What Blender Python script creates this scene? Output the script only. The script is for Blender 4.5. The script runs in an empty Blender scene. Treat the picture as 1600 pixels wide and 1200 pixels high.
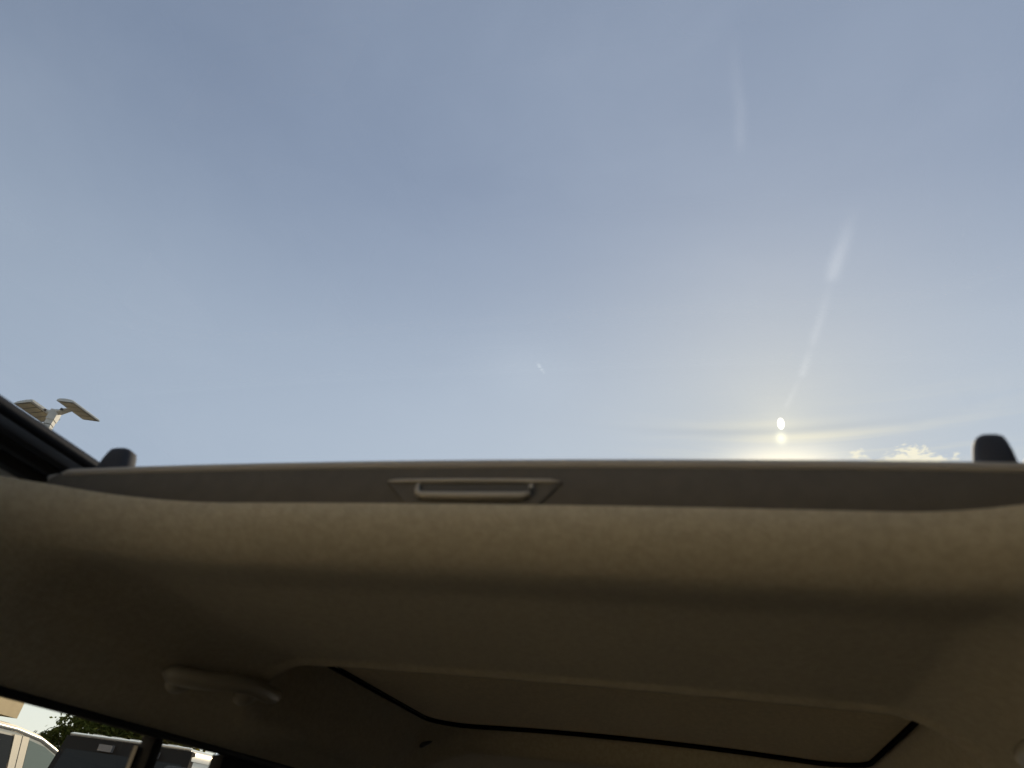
import bpy, bmesh, math, random
from mathutils import Vector, Matrix, Euler
random.seed(7)
R = math.radians
scene = bpy.context.scene
C = scene.collection

# ------------------------------------------------------------------ camera
CAMZ = 1.45                                   # phone held in the front seat, 20 cm off the car's centre line
CX = -0.21                                    # the car's centre line
cam_d = bpy.data.cameras.new('camera')
cam = bpy.data.objects.new('camera', cam_d); C.objects.link(cam)
right = Vector((0.95967, 0.24966, 0.12921))   # camera axes in car axes (x right, y rear of car, z up)
down = Vector((-0.03839, 0.57170, -0.81957))
fwd = Vector((-0.27848, 0.78156, 0.55822))
cam.matrix_world = Matrix(((right.x, -down.x, -fwd.x, 0), (right.y, -down.y, -fwd.y, 0), (right.z, -down.z, -fwd.z, CAMZ), (0, 0, 0, 1)))
cam_d.sensor_width = 36; cam_d.lens = 36 * 1080 / 1600
cam_d.clip_start = 0.02; cam_d.clip_end = 5000
cam_d.dof.use_dof = True; cam_d.dof.focus_distance = 18; cam_d.dof.aperture_fstop = 6.2
scene.camera = cam

# ------------------------------------------------------------------ world
SUN_EL, SUN_AZ = 31.5, 5.8
sun_dir = Vector((math.sin(R(SUN_AZ)) * math.cos(R(SUN_EL)), math.cos(R(SUN_AZ)) * math.cos(R(SUN_EL)), math.sin(R(SUN_EL))))
scene.view_settings.view_transform = 'Standard'
scene.view_settings.look = 'None'
scene.view_settings.gamma = 1
scene.view_settings.use_curve_mapping = False
scene.view_settings.exposure = 1.9
scene.cycles.max_bounces = 12; scene.cycles.diffuse_bounces = 6; scene.cycles.transparent_max_bounces = 16
SKY_STRENGTH = 0.1
w = bpy.data.worlds.new('World'); scene.world = w; w.use_nodes = True
nt = w.node_tree; nt.nodes.clear()


class Nodes:
    def __init__(s, tree): s.t = tree
    def new(s, kind, **kw):
        n = s.t.nodes.new(kind)
        for k, v in kw.items(): setattr(n, k, v)
        return n
    def put(s, sock, v):
        if isinstance(v, bpy.types.NodeSocket): s.t.links.new(v, sock)
        elif v is not None: sock.default_value = v
    def m(s, op, a, b=None, c=None, clamp=False):
        n = s.new('ShaderNodeMath', operation=op, use_clamp=clamp)
        for i, v in enumerate((a, b, c)): s.put(n.inputs[i], v)
        return n.outputs[0]
    def add(s, *v):
        r = v[0]
        for q in v[1:]: r = s.m('ADD', r, q)
        return r
    def mul(s, *v):
        r = v[0]
        for q in v[1:]: r = s.m('MULTIPLY', r, q)
        return r
    def gauss(s, x, c, sig):
        d = s.m('DIVIDE', s.m('SUBTRACT', x, c), sig)
        return s.m('EXPONENT', s.mul(s.mul(d, d), -0.5))
    def ramp(s, x, a, b, lo=0.0, hi=1.0):
        n = s.new('ShaderNodeMapRange', interpolation_type='SMOOTHSTEP')
        for i, v in enumerate((x, a, b, lo, hi)): s.put(n.inputs[i], v)
        return n.outputs[0]
    def xyz(s, x, y, z):
        n = s.new('ShaderNodeCombineXYZ')
        for i, v in enumerate((x, y, z)): s.put(n.inputs[i], v)
        return n.outputs[0]
    def sep(s, v):
        n = s.new('ShaderNodeSeparateXYZ'); s.put(n.inputs[0], v); return n.outputs
    def noise(s, vec, scale, detail=4, rough=0.5, dist=0.0):
        n = s.new('ShaderNodeTexNoise'); s.put(n.inputs['Vector'], vec)
        n.inputs['Scale'].default_value = scale; n.inputs['Detail'].default_value = detail
        n.inputs['Roughness'].default_value = rough; n.inputs['Distortion'].default_value = dist
        return n.outputs[0]
    def mix(s, f, a, b, blend='MIX'):
        n = s.new('ShaderNodeMix', data_type='RGBA', blend_type=blend)
        s.put(n.inputs[0], f); s.put(n.inputs[6], a); s.put(n.inputs[7], b)
        return n.outputs[2]
    def scale(s, col, f):
        n = s.new('ShaderNodeVectorMath', operation='SCALE'); s.put(n.inputs[0], col); s.put(n.inputs['Scale'], f); return n.outputs[0]
    def vadd(s, a, b):
        n = s.new('ShaderNodeVectorMath', operation='ADD'); s.put(n.inputs[0], a); s.put(n.inputs[1], b); return n.outputs[0]
    def vmul(s, a, b):
        n = s.new('ShaderNodeVectorMath', operation='MULTIPLY'); s.put(n.inputs[0], a); s.put(n.inputs[1], b); return n.outputs[0]


W = Nodes(nt)
tc = W.new('ShaderNodeTexCoord').outputs['Generated']
dx_, dy_, dz_ = W.sep(tc)
DEG = 180 / math.pi
el = W.mul(W.m('ARCSINE', dz_), DEG)
az = W.mul(W.m('ARCTAN2', dx_, dy_), DEG)
sky = W.new('ShaderNodeTexSky', sky_type='NISHITA', sun_disc=False, sun_elevation=R(SUN_EL), sun_rotation=R(SUN_AZ),
            air_density=1.0, dust_density=0.35, ozone_density=1.3)
K = 1 / SKY_STRENGTH                         # the cloud radiances below are given for strength 1
base = sky.outputs[0]
# a thin high veil greys the whole sky, uneven and thicker low down and towards the sun
veil_n = W.noise(W.vmul(tc, (1.0, 1.0, 2.2)), 1.7, 5, 0.55, 0.6)
fine_n = W.noise(W.vmul(tc, (1.0, 1.0, 2.0)), 9.0, 5, 0.6, 0.4)
dot = W.new('ShaderNodeVectorMath', operation='DOT_PRODUCT')
W.put(dot.inputs[0], tc); dot.inputs[1].default_value = sun_dir
ang = W.mul(W.m('ARCCOSINE', W.m('MINIMUM', dot.outputs['Value'], 1.0)), DEG)
near = W.m('EXPONENT', W.mul(ang, -1 / 38.0))
low = W.ramp(el, 30.0, 0.0)
vf = W.add(W.mul(W.ramp(veil_n, 0.25, 0.8), 0.10), W.mul(W.ramp(fine_n, 0.4, 0.8), 0.018), W.mul(near, 0.42), W.mul(low, 0.28), 0.27)
veil = W.mix(W.m('MINIMUM', vf, 0.95), base, W.scale(W.xyz(0.67, 0.765, 0.905), K))
veil = W.mix(W.mul(W.ramp(el, 50.0, 22.0), W.m('ADD', W.mul(near, 0.80), 0.22)), veil, W.scale(W.xyz(0.92, 1.01, 1.06), K))
veil = W.mix(W.mul(W.m('EXPONENT', W.mul(ang, -1 / 11.0)), 0.68), veil, W.scale(W.xyz(0.93, 0.89, 0.79), K))
# flat streaks of cloud round the low sun
az2 = W.m('SUBTRACT', az, SUN_AZ)
tilt = W.m('SUBTRACT', el, W.mul(az2, -0.02))
st = W.noise(W.xyz(W.mul(az, 0.055), W.mul(tilt, 0.75), 3.1), 1.0, 5, 0.55, 0.5)
stm = W.mul(W.gauss(el, 28.5, 2.6), W.gauss(az2, 3.0, 9.0))
streak = W.mul(W.ramp(st, 0.46, 0.66), stm)
b1 = W.mul(W.gauss(tilt, 31.45, 0.28), W.gauss(az2, -1.0, 4.5))
b2 = W.mul(W.gauss(tilt, 30.45, 0.26), W.gauss(az2, 2.0, 4.0))
dark = W.mul(W.gauss(tilt, 30.95, 0.22), W.gauss(az2, -1.5, 7.0), 0.22)
col = W.mix(W.m('MINIMUM', W.add(W.mul(streak, 0.28), W.mul(b1, 0.22), W.mul(b2, 0.42)), 0.9), veil, W.scale(W.xyz(1.40, 1.27, 0.94), K))
col = W.mix(dark, col, W.scale(W.xyz(0.62, 0.64, 0.64), K))
# glow where the sun shines through the bank
g1 = W.mul(W.gauss(el, 28.3, 1.0), W.gauss(az2, -0.4, 3.2), 1.0)
g2 = W.mul(W.m('EXPONENT', W.mul(ang, -0.4)), 0.24)
col = W.vadd(col, W.scale(W.xyz(1.0, 0.78, 0.40), W.mul(g1, K)))
col = W.vadd(col, W.scale(W.xyz(1.0, 0.86, 0.48), W.mul(g2, K)))
# heaped cloud low on the right
cn = W.noise(W.xyz(W.mul(az, 0.55), W.mul(el, 1.15), 0.7), 1.0, 7, 0.62, 0.3)
cm = W.mul(W.ramp(el, 29.8, 27.8), W.gauss(az, 13.8, 3.4))
cum = W.ramp(W.add(W.mul(cn, 1.25), W.mul(cm, 0.34)), 0.80, 0.98)
cum = W.mul(cum, W.ramp(cm, 0.04, 0.3))
col = W.mix(W.mul(cum, 0.72), col, W.scale(W.xyz(1.75, 1.55, 1.08), K))
# a lone wisp
wn = W.noise(W.xyz(W.mul(az, 0.9), W.mul(el, 1.3), 8.2), 1.0, 5, 0.6, 1.2)
wm = W.gauss(W.add(W.mul(W.m('SUBTRACT', az, -17.0), 0.8), W.mul(W.m('SINE', W.mul(W.m('SUBTRACT', el, 35.6), 3.2)), 0.35)), 0.0, 0.22)
wm = W.mul(wm, W.gauss(el, 35.6, 0.5), W.gauss(az, -17.0, 0.9))
wisp = W.mul(W.ramp(W.mul(wn, W.m('POWER', wm, 0.5)), 0.30, 0.50), 0.65)
wide = W.mul(W.gauss(az, -18.5, 3.0), W.gauss(el, 35.0, 1.6), 0.10)
col = W.mix(W.m('MAXIMUM', wisp, wide), col, W.scale(W.xyz(1.05, 1.12, 1.15), K))
# the sun's disc, drawn out by thin cloud
ex = W.m('DIVIDE', az2, 0.31); ey = W.m('DIVIDE', W.m('SUBTRACT', el, SUN_EL), 0.45)
disc = W.ramp(W.add(W.mul(ex, ex), W.mul(ey, ey)), 1.25, 0.3)
e2 = W.mul(W.gauss(az2, -0.1, 0.28), W.gauss(el, 30.40, 0.30))
col = W.vadd(col, W.scale(W.xyz(4.5, 4.2, 3.2), W.mul(disc, K)))
col = W.vadd(col, W.scale(W.xyz(0.75, 0.68, 0.40), W.mul(e2, K)))
bg = W.new('ShaderNodeBackground'); bg.inputs[1].default_value = SKY_STRENGTH
W.put(bg.inputs[0], col)
wo = W.new('ShaderNodeOutputWorld'); nt.links.new(bg.outputs[0], wo.inputs[0])

sd = bpy.data.lights.new('sun', 'SUN'); so = bpy.data.objects.new('sun', sd); C.objects.link(so)
sd.energy = 4.6; sd.angle = R(0.6); sd.color = (1.0, 0.83, 0.60)
so.rotation_euler = sun_dir.to_track_quat('Z', 'Y').to_euler(); so.location = (0, 0, 30)

# ------------------------------------------------------------------ materials
MATS = {}


def material(name, color, rough=0.6, metal=0.0, var=0.0, vscale=20.0, bump=0.0, bscale=200.0, coat=0.0, spec=0.5, sheen=0.0, dirt=None):
    m = bpy.data.materials.new(name); m.use_nodes = True
    n = Nodes(m.node_tree); b = m.node_tree.nodes['Principled BSDF']
    b.inputs['Roughness'].default_value = rough; b.inputs['Metallic'].default_value = metal
    b.inputs['Coat Weight'].default_value = coat; b.inputs['Coat Roughness'].default_value = 0.05
    b.inputs['Specular IOR Level'].default_value = spec
    b.inputs['Sheen Weight'].default_value = sheen
    co = n.new('ShaderNodeTexCoord').outputs['Object']
    c4 = (*color, 1)
    if var:
        f = n.noise(co, vscale, 5, 0.6)
        n.put(b.inputs['Base Color'], n.mix(n.ramp(f, 0.3, 0.7), tuple(x * (1 - var) for x in color) + (1,), tuple(min(1, x * (1 + var)) for x in color) + (1,)))
    else: b.inputs['Base Color'].default_value = c4
    if bump:
        bn = n.new('ShaderNodeBump'); bn.inputs['Strength'].default_value = bump; bn.inputs['Distance'].default_value = 0.002
        n.put(bn.inputs['Height'], n.noise(co, bscale, 4, 0.6)); n.put(b.inputs['Normal'], bn.outputs[0])
    MATS[name] = m
    return m


def glass(name, tint, refl=1.0, ghosts_and_film=None):
    m = bpy.data.materials.new(name); m.use_nodes = True
    t = m.node_tree; t.nodes.clear(); n = Nodes(t)
    tr = n.new('ShaderNodeBsdfTransparent'); tr.inputs[0].default_value = (*tint, 1)
    gl = n.new('ShaderNodeBsdfGlossy'); gl.inputs['Roughness'].default_value = 0.01
    ge = n.new('ShaderNodeNewGeometry'); dp = n.new('ShaderNodeVectorMath', operation='DOT_PRODUCT')
    n.put(dp.inputs[0], ge.outputs['Normal']); n.put(dp.inputs[1], ge.outputs['Incoming'])
    grazing = n.m('POWER', n.m('SUBTRACT', 1.0, n.m('ABSOLUTE', dp.outputs['Value']), clamp=True), 5.0)   # thin pane: the same from both sides
    mx = n.new('ShaderNodeMixShader'); n.put(mx.inputs[0], n.mul(n.add(n.mul(grazing, 0.93), 0.07), refl))
    t.links.new(tr.outputs[0], mx.inputs[1]); t.links.new(gl.outputs[0], mx.inputs[2])
    out = mx.outputs[0]
    if ghosts_and_film: out = ghosts_and_film(n, t, out)
    o = n.new('ShaderNodeOutputMaterial'); t.links.new(out, o.inputs[0])
    MATS[name] = m
    return m


material('headliner_fabric', (0.365, 0.318, 0.232), 0.95, var=0.09, vscale=130, bump=0.6, bscale=330, spec=0.1, sheen=0.1)
material('rear_shade_fabric', (0.66, 0.57, 0.41), 0.95, var=0.10, vscale=120, bump=0.5, bscale=330, spec=0.1)  # paler than the headliner, carrying the brighter light on the panel
material('pocket_plastic', (0.05, 0.043, 0.033), 0.6)
material('shade_fabric', (0.100, 0.087, 0.070), 0.9, var=0.05, vscale=60, bump=0.25, bscale=900, spec=0.15)
material('tan_plastic', (0.30, 0.26, 0.195), 0.36, bump=0.1, bscale=700)
material('black_plastic', (0.015, 0.015, 0.018), 0.35, bump=0.1, bscale=300)
material('black_rubber', (0.012, 0.012, 0.014), 0.6, bump=0.15, bscale=250, spec=0.15)
material('void_black', (0.008, 0.008, 0.008), 1.0, spec=0.0)
material('handle_plastic', (0.30, 0.265, 0.205), 0.34, bump=0.1, bscale=700)
material('bead_fabric', (0.32, 0.285, 0.235), 0.8, bump=0.2, bscale=900)
material('rail_metal', (0.07, 0.07, 0.075), 0.32, metal=0.6, var=0.2, vscale=30)
material('rail_black', (0.022, 0.021, 0.022), 0.38, bump=0.1, bscale=200)
material('stop_rubber', (0.02, 0.02, 0.025), 0.75, bump=0.1, bscale=400)
material('seat_leather', (0.13, 0.105, 0.075), 0.5, var=0.06, vscale=15, bump=0.2, bscale=180)
material('blocker_fabric', (0.03, 0.03, 0.03), 0.9)
material('carpet', (0.08, 0.07, 0.05), 0.95, var=0.2, vscale=90, bump=0.5, bscale=500)
material('dash_trim', (0.30, 0.25, 0.18), 0.6, bump=0.15, bscale=400)
material('hood_paint', (0.70, 0.68, 0.64), 0.3, coat=1.0)
material('lot_concrete', (0.30, 0.265, 0.21), 0.9, var=0.15, vscale=2.0, bump=0.4, bscale=80)
material('door_trim', (0.10, 0.085, 0.065), 0.6, bump=0.15, bscale=400)
material('asphalt', (0.055, 0.053, 0.05), 0.9, var=0.25, vscale=3.0, bump=0.6, bscale=120)
material('line_paint', (0.7, 0.69, 0.64), 0.7, var=0.12, vscale=9)
material('pale_concrete', (0.55, 0.51, 0.43), 0.85, var=0.08, vscale=3, bump=0.3, bscale=60)
material('concrete', (0.42, 0.40, 0.36), 0.85, var=0.12, vscale=4, bump=0.3, bscale=60)
material('grass', (0.06, 0.085, 0.03), 0.9, var=0.4, vscale=1.5, bump=0.8, bscale=40)
material('silver_paint', (0.50, 0.46, 0.40), 0.30, metal=0.45, coat=1.0, bump=0.03, bscale=900)
material('grey_paint', (0.44, 0.45, 0.47), 0.32, metal=0.5, coat=1.0, bump=0.03, bscale=900)
material('hinge_grey', (0.16, 0.16, 0.18), 0.6)
material('dark_glass', (0.008, 0.010, 0.014), 0.04, spec=0.18)
material('green_glass', (0.09, 0.13, 0.13), 0.04, spec=0.7)
material('chrome', (0.75, 0.73, 0.70), 0.14, metal=1.0)
material('tyre_rubber', (0.02, 0.02, 0.02), 0.8, bump=0.4, bscale=90)
material('rim_metal', (0.45, 0.45, 0.46), 0.3, metal=0.9)
material('red_lens', (0.35, 0.02, 0.02), 0.15)
material('clear_lens', (0.7, 0.7, 0.68), 0.1)
material('lamp_paint', (0.78, 0.73, 0.62), 0.5, var=0.05, vscale=8, bump=0.05)
material('lamp_panel', (0.70, 0.58, 0.36), 0.4)
material('lamp_seam', (0.10, 0.08, 0.06), 0.6)
material('white_housing', (0.80, 0.77, 0.70), 0.45)
material('panel_beige', (0.46, 0.38, 0.27), 0.75, var=0.08, vscale=0.8, bump=0.15, bscale=40)
material('panel_joint', (0.16, 0.13, 0.10), 0.9)
material('wall_white', (0.74, 0.73, 0.68), 0.8, var=0.05, vscale=1.0)
material('wall_cream', (0.80, 0.72, 0.57), 0.8, var=0.05, vscale=1.0)
material('bark', (0.10, 0.075, 0.05), 0.95, var=0.35, vscale=14, bump=0.9, bscale=40)


def leaf_material(name, c1, c2):
    m = bpy.data.materials.new(name); m.use_nodes = True
    n = Nodes(m.node_tree); t = m.node_tree; t.nodes.clear()
    g = n.new('ShaderNodeObjectInfo')
    geo = n.new('ShaderNodeNewGeometry')
    colr = n.mix(geo.outputs['Random Per Island'], (*c1, 1), (*c2, 1))
    d = n.new('ShaderNodeBsdfDiffuse'); tr = n.new('ShaderNodeBsdfTranslucent')
    n.put(d.inputs[0], colr); n.put(tr.inputs[0], colr)
    mx = n.new('ShaderNodeMixShader'); mx.inputs[0].default_value = 0.6
    t.links.new(d.outputs[0], mx.inputs[1]); t.links.new(tr.outputs[0], mx.inputs[2])
    o = n.new('ShaderNodeOutputMaterial'); t.links.new(mx.outputs[0], o.inputs[0])
    MATS[name] = m


leaf_material('leaf_dark', (0.07, 0.095, 0.028), (0.18, 0.20, 0.055))
leaf_material('leaf_sunlit', (0.12, 0.125, 0.035), (0.26, 0.23, 0.07))  # paler copy of the leaf green, with sunlight put into the colour


def ghosts_and_film(n, t, shader):
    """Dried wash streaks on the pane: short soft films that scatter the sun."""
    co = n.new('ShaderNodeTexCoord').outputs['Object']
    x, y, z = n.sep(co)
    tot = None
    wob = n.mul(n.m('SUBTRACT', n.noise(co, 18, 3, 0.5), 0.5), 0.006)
    for (x0, y0, x1, y1, wd, st_) in SUN_GHOSTS:
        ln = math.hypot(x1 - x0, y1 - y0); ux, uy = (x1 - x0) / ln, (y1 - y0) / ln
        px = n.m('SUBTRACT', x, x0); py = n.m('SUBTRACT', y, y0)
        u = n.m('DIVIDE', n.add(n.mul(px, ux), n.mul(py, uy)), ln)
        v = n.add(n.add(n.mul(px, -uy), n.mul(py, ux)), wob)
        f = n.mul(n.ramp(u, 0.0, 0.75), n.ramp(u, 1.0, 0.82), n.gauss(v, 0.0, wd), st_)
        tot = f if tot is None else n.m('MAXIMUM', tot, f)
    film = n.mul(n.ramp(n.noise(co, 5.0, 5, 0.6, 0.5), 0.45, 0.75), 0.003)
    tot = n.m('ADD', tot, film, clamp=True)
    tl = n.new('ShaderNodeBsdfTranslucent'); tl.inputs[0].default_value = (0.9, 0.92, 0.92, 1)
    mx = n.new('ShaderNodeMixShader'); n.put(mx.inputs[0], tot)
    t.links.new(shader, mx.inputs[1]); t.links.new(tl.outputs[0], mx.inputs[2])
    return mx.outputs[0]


SUN_GHOSTS = [(0.0135, 0.175, 0.0210, 0.2640, 0.0020, 0.010), (0.083, 0.300, 0.0762, 0.3740, 0.0027, 0.026),
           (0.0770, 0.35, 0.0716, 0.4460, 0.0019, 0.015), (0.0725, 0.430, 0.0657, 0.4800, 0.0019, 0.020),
           (0.0670, 0.465, 0.0575, 0.5260, 0.0014, 0.014)]  # mirrored ghosts of the sun, drawn on the pane
glass('sunroof_pane', (0.170, 0.178, 0.190), 0.5, ghosts_and_film)
glass('windscreen_pane', (0.80, 0.82, 0.79), 1.0)
glass('side_pane', (0.85, 0.86, 0.84), 1.0)
glass('rear_pane', (0.29, 0.27, 0.225), 0.6)
glass('privacy_pane', (0.18, 0.18, 0.18), 1.0)

# ------------------------------------------------------------------ helpers


def link(name, mesh, mat, parent=None, smooth=True):
    o = bpy.data.objects.new(name, mesh); C.objects.link(o)
    if mat: mesh.materials.append(MATS[mat])
    if smooth:
        for p in mesh.polygons: p.use_smooth = True
    if parent: o.parent = parent
    return o


def from_bm(name, bm, mat, parent=None, smooth=False, bevel=0.0, seg=2):
    if bevel:
        bmesh.ops.bevel(bm, geom=[e for e in bm.edges if e.is_manifold and e.calc_face_angle(0) > 0.5], offset=bevel, segments=seg, profile=0.5, affect='EDGES', clamp_overlap=True)
    me = bpy.data.meshes.new(name); bm.to_mesh(me); bm.free()
    o = link(name, me, mat, parent, smooth)
    return o


def shade_auto(o, deg=35):
    for p in o.data.polygons: p.use_smooth = True
    bm = bmesh.new(); bm.from_mesh(o.data)
    for e in bm.edges:
        e.smooth = not (len(e.link_faces) == 2 and e.calc_face_angle(0) > R(deg))
    bm.to_mesh(o.data); bm.free()
    return o


def box_bm(x0, x1, y0, y1, z0, z1, bm=None):
    bm = bm or bmesh.new()
    v = [bm.verts.new((x, y, z)) for z in (z0, z1) for y in (y0, y1) for x in (x0, x1)]
    for f in ((0, 2, 3, 1), (4, 5, 7, 6), (0, 1, 5, 4), (2, 6, 7, 3), (0, 4, 6, 2), (1, 3, 7, 5)):
        bm.faces.new([v[i] for i in f])
    return bm


def box(name, dims, mat, parent=None, bevel=0.0, seg=2):
    o = from_bm(name, box_bm(*dims), mat, parent, bevel=bevel, seg=seg)
    return shade_auto(o) if bevel else o


def loft_bm(sections, cap=True, closed=True, bm=None):
    bm = bm or bmesh.new()
    rings = [[bm.verts.new(p) for p in s] for s in sections]
    n = len(rings[0])
    for a, b in zip(rings, rings[1:]):
        for i in range(n if closed else n - 1):
            j = (i + 1) % n
            bm.faces.new((a[i], a[j], b[j], b[i]))
    if cap and closed:
        bm.faces.new(rings[0][::-1]); bm.faces.new(rings[-1])
    bmesh.ops.recalc_face_normals(bm, faces=bm.faces)
    return bm


def loft(name, sections, mat, parent=None, cap=True, closed=True, deg=35, bevel=0.0):
    o = from_bm(name, loft_bm(sections, cap, closed), mat, parent, bevel=bevel)
    return shade_auto(o, deg)


def prism(name, poly, axis, a, b, mat, parent=None, bevel=0.0, seg=2):
    """polygon in the two other axes, extruded along axis from a to b"""
    def P(u, v, t): return {'x': (t, u, v), 'y': (u, t, v), 'z': (u, v, t)}[axis]
    bm = loft_bm([[P(u, v, a) for u, v in poly], [P(u, v, b) for u, v in poly]])
    o = from_bm(name, bm, mat, parent, bevel=bevel, seg=seg)
    return shade_auto(o)


def tube(name, pts, radii, mat, parent=None, n=12, squash=None, cap=True):
    pts = [Vector(p) for p in pts]
    if not hasattr(radii, '__len__'): radii = [radii] * len(pts)
    secs = []
    up = Vector((0, 0, 1))
    for i, p in enumerate(pts):
        t = (pts[min(i + 1, len(pts) - 1)] - pts[max(i - 1, 0)]).normalized()
        u = up if abs(t.dot(up)) < 0.95 else Vector((1, 0, 0))
        a = t.cross(u).normalized(); b = t.cross(a).normalized()
        r = radii[i]
        rx, ry = r if hasattr(r, '__len__') else (r, r)
        secs.append([p + a * math.cos(2 * math.pi * k / n) * rx + b * math.sin(2 * math.pi * k / n) * ry for k in range(n)])
    return loft(name, secs, mat, parent, cap, True, 60)


def empty(name, loc=(0, 0, 0), rz=0.0):
    o = bpy.data.objects.new(name, None); C.objects.link(o)
    o.location = loc; o.rotation_euler = (0, 0, rz); o.empty_display_size = 0.2
    return o


def tag(o, label=None, category=None, group=None, kind=None):
    if label: o['label'] = label
    if category: o['category'] = category
    if group: o['group'] = group
    if kind: o['kind'] = kind
    return o


def sstep(a, b, x):
    t = max(0.0, min(1.0, (x - a) / (b - a))); return t * t * (3 - 2 * t)


# ------------------------------------------------------------------ ground
def sheet(name, x0, x1, y0, y1, z, mat, n=1):
    bm = bmesh.new()
    v = [bm.verts.new(p) for p in ((x0, y0, z), (x1, y0, z), (x1, y1, z), (x0, y1, z))]
    bm.faces.new(v)
    return from_bm(name, bm, mat)


tag(sheet('ground', -2000, 2000, -2000, 2000, -0.12, 'grass'), kind='structure')
lot = tag(box('parking_lot', (-38, 30, -40, 24, -0.5, 0.0), 'asphalt'), kind='structure')
for k in range(9):
    x = -1.65 - 2.9 * (k - 3)
    o = box('bay_line', (x - 0.05, x + 0.05, -2.6, 2.6, 0.0, 0.004), 'line_paint', lot)
    o = box('bay_line', (x - 0.05, x + 0.05, 5.6, 10.8, 0.0, 0.004), 'line_paint', lot) if -8 < x < 12 else None
bounce_slab = tag(box('bounce_pavement', (-30, 6, -4.29, -2.75, -0.1, 0.13), 'pale_concrete', bevel=0.015), kind='structure')  # unseen pale strip added to bounce sunlight in through the windows
kerb = tag(box('kerb', (-38, 30, 24.02, 24.2, -0.4, 0.13), 'concrete', bevel=0.02), kind='structure')

# ------------------------------------------------------------------ the car we sit in
car = empty('car', (CX, 0, 0))
tag(car, 'car with beige headliner whose open sunroof frames the sky', 'car')
Z = CAMZ


def open_sdf(dx, y):
    """> 0 outside the sunroof opening of the headliner (metres, roughly)"""
    yc = y if y > 0.29 else min(y, 0.29)
    ax, ay = abs(dx), y
    if ay >= 0.29:
        c0, ca = (0.23, 0.30) if dx < 0 else (0.33, 0.20)
        if ax <= c0: return ay - 0.51
        u, v = (ax - c0) / ca, (ay - 0.29) / 0.22
        r = math.hypot(u, v)
        g = math.hypot(u / ca, v / 0.22) / max(r, 1e-6)
        return (r - 1) / g if r > 1e-6 else -0.22
    if ay > -0.12: return ax - 0.53
    if ax < 0.43:  return max(-0.22 - ay, ax - 0.53) if ay < -0.12 else ax - 0.53
    return math.hypot(max(ax - 0.43, 0), max(-0.12 - ay, 0)) - 0.10


def rrect(dx, y, hx, y0, y1, r):
    qx = abs(dx) - hx + r; qy = abs(y - (y0 + y1) / 2) - (y1 - y0) / 2 + r
    return math.hypot(max(qx, 0), max(qy, 0)) + min(max(qx, qy), 0) - r


def side_drop(a):
    return 0.118 * ((a - 0.40) / 0.20) ** 1.6 if a > 0.40 else 0.0


def head_z(dx, y):
    z = 0.206 - 0.006 * (dx / 0.5) ** 2
    s = open_sdf(dx, y)
    z -= side_drop(abs(dx)) * (0.25 + 0.75 * sstep(0.02, 0.13, s) if y > -0.1 else 1)
    if y > 2.0: z -= 0.10 * (y - 2.0) ** 1.5
    if y < -0.30: z -= 0.25 * (-0.30 - y)
    wl = 0.054
    if s < wl:                                             # bullnose rolled up into the opening
        t = 1 - max(s, 0) / wl
        z += 0.0325 * (1 - math.sqrt(max(0.0, 1 - t * t)))
    z -= 0.0080 * sstep(0.0, 0.052, s) * sstep(0.15, 0.056, s)
    if y > 0.75:
        d = rrect(dx, y, 0.535, 1.0, 1.862, 0.13)           # the recess round the rear panel
        if d < 0.02:
            f = sstep(0.0, -0.042, d)
            z = z * (1 - f) + (0.2545 - 0.014 * (dx / 0.5) ** 2 ) * f
        if -0.004 < d < 0.06: z -= 0.006 * math.exp(-((d - 0.012) / 0.012) ** 2)   # rolled rim
    return z


def clip_grid(fz, sdf, xs, ys):
    verts, index, faces = [], {}, []
    cache = {}
    def S(i, j):
        k = (i, j)
        if k not in cache: cache[k] = sdf(xs[i], ys[j])
        return cache[k]
    def vert(key, x, y):
        if key not in index:
            index[key] = len(verts); verts.append((x, y, fz(x, y)))
        return index[key]
    edge = set()
    for i in range(len(xs) - 1):
        for j in range(len(ys) - 1):
            q = [(i, j), (i + 1, j), (i + 1, j + 1), (i, j + 1)]
            s = [S(*k) for k in q]
            if max(s) <= 0: continue
            poly = []
            for k in range(4):
                a, b = q[k], q[(k + 1) % 4]; sa, sb = s[k], s[(k + 1) % 4]
                if sa > 0: poly.append(vert(a, xs[a[0]], ys[a[1]]))
                if (sa > 0) != (sb > 0):
                    lo, hi = (a, b) if a < b else (b, a)
                    sl, sh = S(*lo), S(*hi); t = sl / (sl - sh)
                    x = xs[lo[0]] + t * (xs[hi[0]] - xs[lo[0]]); y = ys[lo[1]] + t * (ys[hi[1]] - ys[lo[1]])
                    v = vert((lo, hi), x, y); poly.append(v); edge.add(v)
            poly = list(dict.fromkeys(poly))
            if len(poly) >= 3: faces.append(poly)
    return verts, faces, edge


def frange(a, b, step):
    n = max(1, round((b - a) / step)); return [a + (b - a) * k / n for k in range(n + 1)]


xs = frange(-0.60, 0.60, 0.0075)
ys = frange(-0.45, 0.9, 0.009)[:-1] + frange(0.9, 2.0, 0.0065)[:-1] + frange(2.0, 2.5, 0.02)


def head_sdf(x, y):
    s = open_sdf(x, y)
    if 0.9 < y < 2.0: s = min(s, rrect(x, y, 0.4855, 1.045, 1.798, 0.113))     # hole for the rear panel
    return s


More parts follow.
